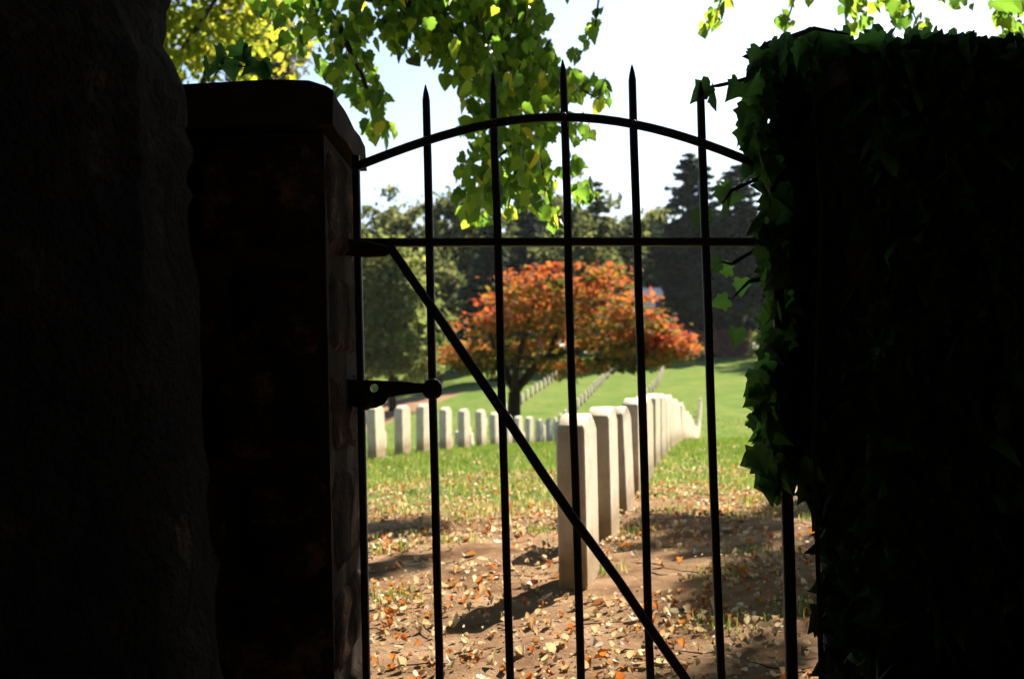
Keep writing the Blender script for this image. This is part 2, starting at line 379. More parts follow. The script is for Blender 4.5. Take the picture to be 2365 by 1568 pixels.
def place_stone(X, Y, label, group, me=None, b=None, sink=0):
    o = bpy.data.objects.new('headstone', me or random.choice(sm)); C.objects.link(o)
    o.location = (X, Y, gz(X, Y)-sink)
    b = 12.5 if b is None else b
    # wide face looks right and a little towards the viewer; long axis leads away to the right
    o.rotation_euler = (math.radians(random.gauss(0, .7)), math.radians(random.gauss(0, .7)), math.radians(90-b+random.gauss(0, .8)))
    return tag(o, label, 'headstone', group)
SL = .138
MI = M.inverted()
def px_of(X, Y):
    v = MI @ Vector((X, Y, gz(X, Y)+.5)); return 1182.5+F*v.x/-v.z
def zone(X, Y):
    px = px_of(X, Y)
    names = ['before first gate bar', 'between gate bars one and two', 'between gate bars two and three', 'between gate bars three and four', 'between gate bars four and five', 'beyond fifth gate bar']
    for lim, nm in zip((1000, 1165, 1322, 1485, 1640, 1e9), names):
        if px < lim: return nm
def level(d, a, b): return 'low' if d < a else ('midway' if d < b else 'high')
G1, G2, G3 = 'headstones of the near row leading away from the gate', 'headstones of the second row left of the near row', 'headstones of the rows farther back'
main_d = [5.30, 6.55, 7.85, 9.1, 10.5, 12.0, 13.6, 15.1, 16.7]
main_l = ['nearest white headstone, standing on bare soil behind the diagonal brace',
          'second white headstone of the near row, with a broad bright top',
          'headstone with a blackened lichen top, third of the near row',
          'fourth headstone of the near row, just left of the fourth gate bar',
          'fifth headstone of the near row, partly behind the fourth gate bar',
          'pale headstone just right of the fourth gate bar in the near row',
          'seventh headstone of the near row, narrow strip with dark joint beside it',
          'eighth headstone of the near row, before the tops start falling',
          'ninth headstone of the near row, last before the row dips downhill']
for i, (d, l) in enumerate(zip(main_d, main_l)):
    place_stone(-.50+SL*d, d, l, G1, smoss if i == 2 else sm[i % 4], b=11 if i == 0 else 12.5, sink=(.0, 0, .02, 0, .02, 0, .02, 0, -.01)[i])
d = 18.2
while d < 76:
    place_stone(-.50+SL*d, d, 'small headstone in the near row, where the tops %s' % ('begin falling in steps' if d < 24 else 'fall steeply downhill') if d < 40 else 'tiny headstone of the near row, %s beside the fifth gate bar' % ('deep in the dip' if d < 58 else 'climbing again'), G1)
    d += (1.65 if d < 50 else 2.6)*random.uniform(.96, 1.04)
left_d = [16.0, 17.4, 18.7, 20.3, 21.9, 23.6, 25.2, 26.8, 28.4, 30.1, 32.2, 34.2, 36.0]
ordn = ['under the lobed end of the hinge plate', 'with brightest side face, second in the left row', 'touching the left side of the first gate bar',
        'just right of the first gate bar', 'second to the right of the first gate bar', 'third to the right of the first gate bar',
        'close left of the second gate bar', 'mostly hidden behind the second gate bar', 'first to the right of the second gate bar',
        'second to the right of the second gate bar', 'third to the right of the second gate bar',
        'fourth to the right of the second gate bar', 'just left of the nearest headstone, last clear one of the left row']
for d in (8.0, 9.6, 11.2, 12.8, 14.4): place_stone(-3.66+.132*d, d, 'white headstone of the left row hidden behind the left gate pier', G2)
for d, l in zip(left_d, ordn): place_stone(-3.66+.132*d, d, 'white headstone '+l, G2, b=14)
d = 37.6
while d < 112:
    X = -3.66+.132*d + .9*float(sstep(70, 95, d))
    place_stone(X, d, 'small headstone %s in the row climbing to the hedge, %s' % (level(d, 60, 88), zone(X, d)), G2, b=11); d += 2.5*random.uniform(.96, 1.04)
d = 26.
while d < 112:
    X = -7.05+.137*d
    place_stone(X, d, 'small headstone %s in the middle uphill row, %s' % (level(d, 60, 88), zone(X, d)), G3, b=10); d += 2.3*random.uniform(.96, 1.04)
d = 56.
while d < 118:
    X = -10.6+.137*d
    place_stone(X, d, 'tiny headstone %s in the leftmost row, %s' % (level(d, 75, 95), zone(X, d)), G3, b=10); d += 2.3*random.uniform(.96, 1.04)

# ------------------------------------------------------------------ trees
def crown_pts(center, rad, nclump, per, csz, shell=.45, flat=.75, low=-.8):
    P, T = [], []
    for i in range(nclump):
        while True:
            v = R.normal(0, 1, 3); v /= np.linalg.norm(v)
            if v[2] > low: break
        r = (shell + (1-shell)*R.random()**.6)*(1+.18*math.sin(3*v[0]+5*v[1]+center[0])*math.cos(4*v[2]))
        c = np.array(center) + v*r*np.array(rad)
        s = csz*R.uniform(.6, 1.3)
        n = int(per*R.uniform(.6, 1.3))
        P.append(c + R.normal(0, 1, (n, 3))*s*np.array([.55, .55, .55*flat]))
        T.append(np.clip(R.uniform(.15, .8) + R.normal(0, .15, n), 0, 1))
    return np.concatenate(P), np.concatenate(T)
def limbs_to(base, top, center, rad, n, r0):
    L = [([base, base.lerp(top, .5)+Vector((random.uniform(-.03, .03)*(top-base).length, 0, 0)), top, Vector(center)+Vector((0, 0, rad[2]*.6))], [r0*1.25, r0*.85, r0*.65, r0*.12])]
    for i in range(n):
        a = 2*math.pi*(i+random.random()*.6)/n; s = base.lerp(top, random.uniform(.55, 1))
        e = Vector(center) + Vector((math.cos(a)*rad[0]*.75, math.sin(a)*rad[1]*.75, random.uniform(-.3, .5)*rad[2]))
        m_ = s.lerp(e, .5)+Vector((0, 0, .12*(e-s).length*random.uniform(-.3, 1)))
        L.append(([s, m_, e], [r0*.42, r0*.25, r0*.06]))
    return L
def broadleaf(name, X, Y, ztop, rx, label, mat, crown_h=None, leaf=.3, nclump=70, per=75, trunk=.22, group=None, shell=.4, csz=None, base_gap=.12, cat='tree', ry=None):
    zb = gz(X, Y); H = ztop-zb
    rz = (crown_h or H*(1-base_gap))/2; cz = ztop-rz
    t = empty(name, (X, Y, zb), label, cat, group)
    base = Vector((X, Y, zb-.2)); top = Vector((X+random.uniform(-.2, .2), Y, zb+(cz-zb)*.75))
    link('trunk', tubes('trunk', limbs_to(base, top, (X, Y, cz), (rx, rx, rz), 7, trunk)), t, m_bark, True)
    P, T = crown_pts((X, Y, cz), (rx, ry or rx, rz), nclump, per, csz or rx*.30, shell)
    P = P[P[:, 2] > zb+.2]; T = T[:len(P)]
    tag(bulk('crown', QUAD, P, rot_rand(len(P)), leaf*R.uniform(.6, 1.3, len(P)), T, mat, t), kind='stuff')
    return t
def conifer(X, Y, ztop, rx, label, mat=m_con, levels=26, group=None, leaf=.35, lowfrac=.08, shape=.8, dens=1.0):
    zb = gz(X, Y); H = ztop-zb
    t = empty('conifer', (X, Y, zb), label, 'conifer', group)
    L = [([(X, Y, zb-.2), (X, Y, zb+H*.5), (X, Y, ztop-.2)], [H*.02, H*.012, .03])]
    P = []
    for i in range(levels):
        f = lowfrac + (1-lowfrac)*i/levels
        r = rx*max(.06, (1-f)**shape)*random.uniform(.75, 1.12); z = zb+H*f
        nb = max(5, int(11*(r/rx)+4))
        for j in range(nb):
            a = random.uniform(0, 6.28); rr = r*random.uniform(.7, 1.1)
            e = Vector((X+math.cos(a)*rr, Y+math.sin(a)*rr, z+rr*random.uniform(-.12, .22)))
            if r > .8: L.append(([(X, Y, z), Vector((X, Y, z)).lerp(e, .6)+Vector((0, 0, .08*rr)), e], [.05*r/2+.02, .04, .01]))
            n = int((22+70*rr/rx)*dens); u = R.random(n)**.6
            p = np.outer(1-u, [X, Y, z]) + np.outer(u, list(e)) + R.normal(0, 1, (n, 3))*np.array([.16, .16, .07])*(.35+rr*.28)
            P.append(p)
    P = np.concatenate(P); T = np.clip(R.normal(.45, .25, len(P)), 0, 1)
    link('trunk', tubes('trunk', L, 5), t, m_bark, True)
    tag(bulk('crown', QUAD, P, rot_rand(len(P), tilt=R.normal(0, .7, len(P))), leaf*R.uniform(.5, 1.4, len(P)), T, mat, t), kind='stuff')
    return t
def ptop(px, py, Y): p = at(px, py, Y); return p.x, p.z
bgG = 'trees standing along the far side of the cemetery'
def bt(px, py, Y, wpx, label, mat, **k):
    x, z = ptop(px, py, Y); return broadleaf('deciduous_tree', x, Y, z, wpx/2/F*Y, label, mat, group=bgG, **k)
def ct(px, py, Y, wpx, label, **k):
    x, z = ptop(px, py, Y); return conifer(x, Y, z, wpx/2/F*Y, label, group=bgG, **k)
bt(905, 440, 118, 200, 'tall olive green tree right beside the left gate pier, with ragged top against the sky', m_olive, leaf=.4, nclump=90)
bt(900, 585, 84, 230, 'rounded pale green tree low behind the headstones, left of the first gate bar', m_light, leaf=.3, nclump=150, per=85, base_gap=.06)
bt(1050, 425, 125, 190, 'grey green tree behind the first and second gate bars', m_olive, leaf=.42, nclump=90)
bt(1010, 590, 108, 150, 'shadowed olive tree between the pale rounded tree and the red tree', m_olive, leaf=.34, nclump=90)
ct(1130, 500, 104, 230, 'dark blue green conifer behind the left shoulder of the red tree', leaf=.45)
ct(1215, 440, 128, 220, 'dark conifer directly above the top of the red tree', leaf=.5)
bt(1270, 400, 140, 220, 'far olive tree behind the hanging leaf curtain and third gate bar', m_olive, leaf=.45, nclump=90)
ct(1375, 412, 122, 180, 'grey green pointed conifer between the third and fourth gate bars', leaf=.42, mat=m_olive, shape=.6)
bt(1330, 520, 112, 190, 'dark olive tree filling the gap right above the red crown', m_olive, leaf=.36, nclump=110)
bt(1430, 500, 132, 160, 'hazy low tree at the dip in the skyline', m_olive, leaf=.42, nclump=80)
bt(1505, 470, 140, 120, 'yellow green tree left of the large dark cedar', m_light, leaf=.36, nclump=70)
bt(1400, 620, 112, 130, 'bushy green tree behind the right shoulder of the red tree', m_light, leaf=.34, nclump=80)
ct(1592, 350, 130, 290, 'large dark cedar, taller left one of the pair behind the fifth gate bar', leaf=.42, levels=34, shape=.55, dens=1.2, lowfrac=.22)
ct(1702, 376, 132, 260, 'large dark cedar, right one of the pair beside the ivy covered pier', leaf=.42, levels=32, shape=.55, dens=1.2, lowfrac=.22)
ct(1640, 480, 140, 330, 'broad dark cedar behind the pair of tall cedars', leaf=.5, levels=26, shape=.5)
for px, py, Y, wh in ((700, 430, 120, 'just left of the left pier edge'), (560, 420, 125, 'behind the middle of the left pier'), (430, 440, 130, 'behind the big trunk edge'), (1900, 400, 125, 'behind the left part of the ivy pier'), (2050, 430, 130, 'behind the middle of the ivy pier'), (2250, 430, 130, 'behind the right part of the ivy pier')):
    bt(px, py, Y, 230, 'distant olive tree, hidden from the front '+wh, m_olive, leaf=.5, nclump=60)
# a deeper belt of wood closes the gaps low down
P, T = [], []
for i in range(150):
    X = -55+110*i/150+random.uniform(-1, 1); Y = random.uniform(150, 165); h = random.uniform(13, 19)
    p, q = crown_pts((X, Y, gz(X, Y)+h*.45), (2.8, 2.8, h*.5), 26, 26, 1.0, .3); P.append(p); T.append(q)
tag(bulk('distant_wood', QUAD, np.concatenate(P), rot_rand(sum(map(len, P))), R.uniform(.35, .9, sum(map(len, P))), np.concatenate(T)*.6, m_olive), 'far belt of woodland closing the view behind the cemetery trees', 'wood', kind='stuff')

# reddish hedge on the crest
def hedge():
    a, b_ = at(1560, 800, 127), at(1738, 800, 127)
    x0, x1 = a.x, b_.x; zb = gz((x0+x1)/2, 127)
    t = empty('hedge', ((x0+x1)/2, 127, zb), 'clipped purple brown hedge on the crest beneath the dark cedars', 'hedge')
    n = 9000; P = np.stack([R.uniform(x0, x1, n), 127+R.uniform(-.7, .7, n), zb+R.uniform(0, 1, n)**.8*2.3], 1)
    P[:, 2] += .12*np.sin(P[:, 0]*1.7)*((P[:, 2]-zb)/2.3)
    tag(bulk('foliage', QUAD, P, rot_rand(n), R.uniform(.12, .3, n), R.random(n), m_purple, t), kind='stuff')
    L = [([(x, 127, zb-.2), (x+.1, 127, zb+1.6)], [.05, .02]) for x in np.arange(x0+.3, x1, .8)]
    link('stem', tubes('stem', L, 5), t, m_bark)
hedge()
x, z = ptop(1768, 760, 118)
broadleaf('shrub', x, 119, z, 1.5, 'pale grey green shrub at the right end of the purple brown hedge', m_light, leaf=.2, nclump=40, per=60, trunk=.06, cat='shrub', base_gap=.02)
# pale-roofed blue building glimpsed right of the red tree
def house():
    Y = 121; x0 = at(1436, 665, Y).x; x1 = at(1530, 665, Y).x; z1 = at(1500, 664, Y).z; zb = gz(x0, Y)
    t = empty('blue_building', ((x0+x1)/2, Y+3, zb), 'dark blue building with white roof edge glimpsed between the red tree and cedar', 'building')
    mw, _, b = new_mat('blue siding'); b.inputs['Base Color'].default_value = (.03, .05, .14, 1); b.inputs['Roughness'].default_value = .8
    mr, _, b2 = new_mat('white roof'); b2.inputs['Base Color'].default_value = (.78, .76, .72, 1); b2.inputs['Roughness'].default_value = .6
    mg, _, b3 = new_mat('dark glass'); b3.inputs['Base Color'].default_value = (.02, .025, .03, 1); b3.inputs['Roughness'].default_value = .1
    V, Fc = box_vf(x0+.2, x1-.2, Y, Y+2.6, zb-.5, z1-.5); link('wall', mesh('wall', V, Fc), t, mw)
    xm = (x0+x1)/2
    V = [(x0, Y-.4, z1-.5), (x1, Y-.4, z1-.5), (x0, Y+3.4, z1-.5), (x1, Y+3.4, z1-.5), (x0, Y+1.5, z1+.05), (x1, Y+1.5, z1+.05), (x0, Y-.4, z1-.8), (x1, Y-.4, z1-.8)]
    link('roof', mesh('roof', V, [(0, 1, 5, 4), (3, 2, 4, 5), (0, 4, 2), (1, 3, 5), (0, 6, 7, 1)]), t, mr)
    for xx in (x0+.5, x0+1.8):
        for zz in (z1-2.4, z1-5):
            V, Fc = box_vf(xx, xx+1, Y-.05, Y-.003, zz, zz+1.3); wdw = link('window', mesh('window', V, Fc), t, mr)
            V, Fc = box_vf(xx+.1, xx+.9, Y-.08, Y-.053, zz+.1, zz+1.2); p = bpy.data.objects.new('pane', mesh('pane', V, Fc)); C.objects.link(p); p.data.materials.append(mg)
            p.parent = wdw; p.matrix_parent_inverse = Matrix.Translation(-Vector(t.location))
house()

# ------------------------------------------------------------------ the red tree
def red_tree():
    D = 38.5; b = at(1186, 1012, D); X, zb = b.x, gz(b.x, D)
    t = empty('autumn_tree', (X, D, zb), 'spreading small tree with orange red autumn leaves behind the headstone rows', 'tree')
    def p(px, py, dy=0): return at(px, py, D+dy)
    fork = p(1188, 905)
    L = [([Vector((X, D, zb-.2)), p(1186, 960), fork], [.24, .19, .17]),
         ([fork, p(1225, 860), p(1262, 826), p(1330, 808), p(1420, 770)], [.13, .11, .09, .06, .025]),
         ([fork, p(1165, 855), p(1140, 800), p(1120, 740)], [.12, .09, .06, .02]),
         ([fork, p(1190, 850, -.8), p(1215, 760, -1.2), p(1240, 680, -1.2)], [.11, .09, .06, .02]),
         ([p(1262, 826), p(1290, 760, .5), p(1330, 690, .7)], [.08, .05, .02]),
         ([p(1330, 808), p(1400, 800, .5), p(1480, 800, .7), p(1550, 815, .6)], [.055, .045, .03, .012]),
         ([p(1165, 855), p(1110, 820, .5), p(1050, 810, .6)], [.06, .04, .015]),
         ([p(1225, 860), p(1240, 830, 1.6), p(1250, 760, 2.2)], [.07, .05, .02]),
         ([p(1130, 905, 1), p(1125, 850, 1), p(1115, 800, 1.2)], [.08, .06, .03])]
    link('trunk', tubes('trunk', L[:1], 9), t, m_bark, True)
    for l in L[1:-1]: link('limb', tubes('limb', [l], 7), t, m_bark, True)
    # crown outline in the picture (top edge and bottom edge), filled with flat sprays of leaves in depth
    tx = [1012, 1040, 1085, 1112, 1160, 1190, 1230, 1262, 1300, 1330, 1362, 1400, 1445, 1475, 1500, 1530, 1562, 1590]
    ty = [850, 792, 748, 675, 690, 628, 634, 600, 645, 598, 640, 606, 636, 672, 722, 758, 790, 828]
    bx = [1012, 1060, 1120, 1190, 1240, 1300, 1340, 1400, 1450, 1500, 1550, 1590]
    by = [880, 872, 862, 838, 858, 880, 872, 846, 866, 852, 845, 832]
    P, T = [], []
    for i in range(500):
        px = random.triangular(1015, 1570, 1300) if i % 2 else (random.uniform(1020, 1560) if i % 4 else random.uniform(1470, 1566)); top = np.interp(px, tx, ty); bot = np.interp(px, bx, by)
        u = random.random()
        py = top + 8 + (bot-top-14)*u**1.1
        if 1120 < px < 1340 and u > .55 and random.random() < .5: continue
        if math.sin(px*.045+1)*math.sin(py*.07+px*.01) < -.62: continue
        half = 2.9*math.sqrt(max(.05, 1-((px-1300)/300)**2))*(.35+.65*math.sin(math.pi*min(1, u*.8+.12)))
        dy = random.uniform(-half, half)
        c = at(px, py, D); c.y += dy
        s = random.uniform(.14, .42); n = int(150*s*random.uniform(.6, 1.4))
        P.append(np.array(c)[None] + R.normal(0, 1, (n, 3))*np.array([s*.95, s, s*.22]))
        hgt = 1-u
        base = .20 + .62*hgt + random.gauss(0, .17) + (.25 if px > 1500 else 0)  # lower leaves greener, with inner crown shade put into the darker tints
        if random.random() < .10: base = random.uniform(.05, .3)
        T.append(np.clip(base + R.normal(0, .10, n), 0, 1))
    P = np.concatenate(P); T = np.concatenate(T)
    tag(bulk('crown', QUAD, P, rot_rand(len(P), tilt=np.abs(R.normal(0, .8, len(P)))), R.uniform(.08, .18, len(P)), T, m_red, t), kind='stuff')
red_tree()

# ------------------------------------------------------------------ gate piers and walls
def rough_block(x0, x1, y0, y1, z0, z1, rnd, amp=.008):
    """a hewn block: subdivided box with its faces pushed in and out, corners rounded"""
    n = 6; V, Fc, idm = [], [], {}
    def vid(i, j, k):
        key = (i, j, k)
        if key not in idm:
            u, v, w_ = i/n*2-1, j/n*2-1, k/n*2-1
            q = [u, v, w_]
            ed = sum(1 for a in q if abs(abs(a)-1) < 1e-6)
            r = .012*(ed-1) if ed > 1 else 0
            x = x0+(u+1)/2*(x1-x0) - (r*np.sign(u) if abs(u) > .99 else 0) + rnd.uniform(-amp, amp)
            y = y0+(v+1)/2*(y1-y0) - (r*np.sign(v) if abs(v) > .99 else 0) + rnd.uniform(-amp, amp)
            z = z0+(w_+1)/2*(z1-z0) - (r*np.sign(w_) if abs(w_) > .99 else 0) + rnd.uniform(-amp*.5, amp*.5)
            idm[key] = len(V); V.append((x, y, z))
        return idm[key]
    for s in (0, n):
        for a in range(n):
            for b in range(n):
                f = [(s, a, b), (s, a+1, b), (s, a+1, b+1), (s, a, b+1)]
                g = [(a, s, b), (a, s, b+1), (a+1, s, b+1), (a+1, s, b)]
                h = [(a, b, s), (a+1, b, s), (a+1, b+1, s), (a, b+1, s)]
                for q in (f, g, h):
                    ids = [vid(*c) for c in q]; Fc.append(tuple(ids if s else ids[::-1]))
    return V, Fc
def courses(parent, x0, x1, y0, y1, z0, z1, ch, bl, rnd):
    """stone courses with recessed joints round a mortar core"""
    V, Fc = box_vf(x0+.012, x1-.012, y0+.012, y1-.012, z0, z1-.01)
    link('mortar_core', mesh('mortar_core', V, Fc), parent, m_mortar)
    z = z0; r = 0
    while z < z1-.02:
        zt = min(z1, z+ch*rnd.uniform(.85, 1.15))
        if z1-zt < ch*.4: zt = z1
        L = x1-x0; nb = max(1, round(L/bl)); cuts = [x0]+[x0+L*(i+(.25 if r % 2 else -.12)+rnd.uniform(-.06, .06))/nb for i in range(1, nb)]+[x1]
        for i in range(len(cuts)-1):
            a, b = cuts[i]+.004, cuts[i+1]-.004
            V, Fc = rough_block(a, b, y0, y1, z+.004, zt-.004, rnd, .0045)
            link('stone', mesh('stone', V, Fc), parent, m_stone, True)
        z = zt; r += 1
ZL = at(600, 185, 2.5).z
def left_pier():
    x0, x1, y0, y1 = -.80, -.314, 2.5, 3.06
    t = empty('gate_pier', ((x0+x1)/2, (y0+y1)/2, -.1), 'dark stone gate pier on the left, with chamfered cap and sunlit inner side', 'gate pier')
    zt = ZL-.085
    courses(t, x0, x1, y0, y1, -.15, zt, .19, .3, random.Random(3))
    rnd = random.Random(5)
    prof = [(x0-.02, zt+.002), (x1+.006, zt+.002), (x1+.008, zt+.058), (x1-.004, zt+.078), (x1-.03, zt+.092), (x1-.10, zt+.094), (x0+.2, zt+.092), (x0+.05, zt+.08), (x0-.02, zt+.045)]
    V, Fc = [], []; ysl = np.linspace(y0-.012, y1+.004, 7); k = len(prof)
    for j, yy in enumerate(ysl):
        e = .012 if j in (0, 6) else 0
        for i, (x, z) in enumerate(prof):
            V.append((x+rnd.uniform(-.003, .003), yy, z-(e if i > 2 else 0)+(rnd.uniform(-.004, .004) if i > 1 else 0)))
    for j in range(6):
        for i in range(k): Fc.append((j*k+i, j*k+(i+1) % k, (j+1)*k+(i+1) % k, (j+1)*k+i))
    Fc.append(tuple(range(k))[::-1]); Fc.append(tuple(6*k+i for i in range(k)))
    link('capstone', mesh('capstone', V, Fc), t, m_cap)
left_pier()
ZR = at(2060, 112, 2.6).z
RX0, RX1, RY0, RY1 = .637, .93, 2.62, 3.06
def right_pier():
    t = empty('gate_pier', ((RX0+RX1)/2, (RY0+RY1)/2, -.1), 'dark gate pier on the right, overgrown with ivy from top to bottom', 'gate pier')
    courses(t, RX0, RX1, RY0, RY1, -.15, ZR-.07, .19, .3, random.Random(13))
    V, Fc = rough_block(RX0-.02, RX1+.02, RY0-.03, RY1+.02, ZR-.067, ZR, random.Random(14), .004)
    link('capstone', mesh('capstone', V, Fc), t, m_cap)
right_pier()
def wall(x0, x1, y0, y1, z1, label, seed):
    t = empty('boundary_wall', ((x0+x1)/2, (y0+y1)/2, -.1), label, 'wall')
    courses(t, x0, x1, y0, y1, -.15, z1-.06, .21, .38, random.Random(seed))
    rnd = random.Random(seed+1); n = max(1, round((x1-x0)/.6))
    for i in range(n):
        a = x0+(x1-x0)*i/n+.003; b = x0+(x1-x0)*(i+1)/n-.003
        V, Fc = rough_block(a, b, y0-.03, y1+.03, z1-.057, z1, rnd, .004); link('coping_stone', mesh('coping_stone', V, Fc), t, m_cap)
wall(-4.2, -.835, 2.6, 2.95, 1.22, 'low dark boundary wall behind the big trunk at the far left', 21)
wall(.965, 4.2, 2.68, 2.98, 1.18, 'low dark boundary wall running right from the ivy covered pier', 31)

# the big trunk at the left edge, in front of the pier
def big_trunk():
    Y = 2.05; t = empty('tree', (-.98, Y, 0), 'massive dark tree trunk at the left edge, sunlit bark along its right side', 'tree')
    zs = [-.2, .3, .7, 1.0, at(415, 182, Y).z, at(400, 150, Y).z, at(376, 105, Y).z, at(352, 70, Y).z, at(350, 30, Y).z, at(356, -40, Y).z, 2.3, 3.4, 4.6]
    xr = [-.40, -.44, -.46, -.475, at(418, 182, Y).x, at(402, 150, Y).x, at(378, 105, Y).x, at(352, 70, Y).x, at(350, 30, Y).x, at(355, -40, Y).x, -.55, -.58, -.6]
    cx = -1.0; n = 36; V, Fc = [], []
    zz = np.concatenate([np.linspace(-.2, 1.0, 26), np.linspace(1.02, 1.6, 34), np.linspace(1.65, 4.6, 18)]); xx = np.interp(zz, zs, xr)
    rnd = random.Random(4)
    for z, x in zip(zz, xx):
        r = x-cx
        for k in range(n):
            a = 2*math.pi*k/n
            rr = r*(1 + .035*math.sin(a*7+z*1.5)*math.sin(a*3-z)) + rnd.uniform(-.008, .008) + .010*math.sin(a*15+z*6)
            V.append((cx+rr*math.cos(a), Y+rr*math.sin(a)*.95, z))
    for i in range(len(zz)-1):
        for k in range(n): Fc.append((i*n+k, i*n+(k+1) % n, (i+1)*n+(k+1) % n, (i+1)*n+k))
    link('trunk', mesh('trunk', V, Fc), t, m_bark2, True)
    L = [([(-1, Y, 4.3), (-.3, 3, 5.6), (.8, 4.5, 6.6)], [.22, .15, .05]), ([(-1, Y, 4.4), (-2, 1, 5.8), (-3, 0, 6.5)], [.2, .14, .05]), ([(-1, Y, 4.5), (-.8, 2.4, 6), (-.2, 1.5, 7.4)], [.2, .13, .04]),
         ([(-1, Y, 4.2), (.2, .8, 5.4), (1.8, -.4, 6.2)], [.2, .13, .04])]
    for l in L: link('limb', tubes('limb', [l], 8), t, m_bark2, True)
    P, T = [], []
    for i in range(230):   # the leafy roof that keeps this side of the wall in shade
        c = np.array([random.uniform(-5, 5), random.uniform(-5, 7.0), random.uniform(4.3, 7.5)])
        n_ = 60; P.append(c+R.normal(0, 1, (n_, 3))*np.array([.42, .42, .25])); T.append(np.clip(R.normal(.4, .2, n_), 0, 1))
    P = np.concatenate(P)
    tag(bulk('crown', BROAD, P, rot_rand(len(P)), R.uniform(.10, .17, len(P)), np.concatenate(T), m_leaf_a, t), kind='stuff')
big_trunk()

def shade_belt():  # unseen foliage added behind the camera to block sky light
    P = []
    for i in range(26000):
        a = random.uniform(0, 2*math.pi); r = random.uniform(6.5, 10); zz = random.uniform(-.2, 8.5)
        x, y = r*math.cos(a), r*math.sin(a)-1.5
        if y > 1.2: continue
        P.append((x, y, zz))
    for i in range(9000):
        x, y = random.uniform(-9, 9), random.uniform(-10, 5.2); P.append((x, y, 7.2+random.uniform(0, 1.6)-.02*(x*x)))
    P = np.array(P)
    tag(bulk('shade_belt', QUAD, P, rot_rand(len(P)), R.uniform(.3, .6, len(P)), R.random(len(P)), m_con), 'unseen belt of dark foliage added to shade the street side of the gate', 'wood', kind='stuff')
shade_belt()

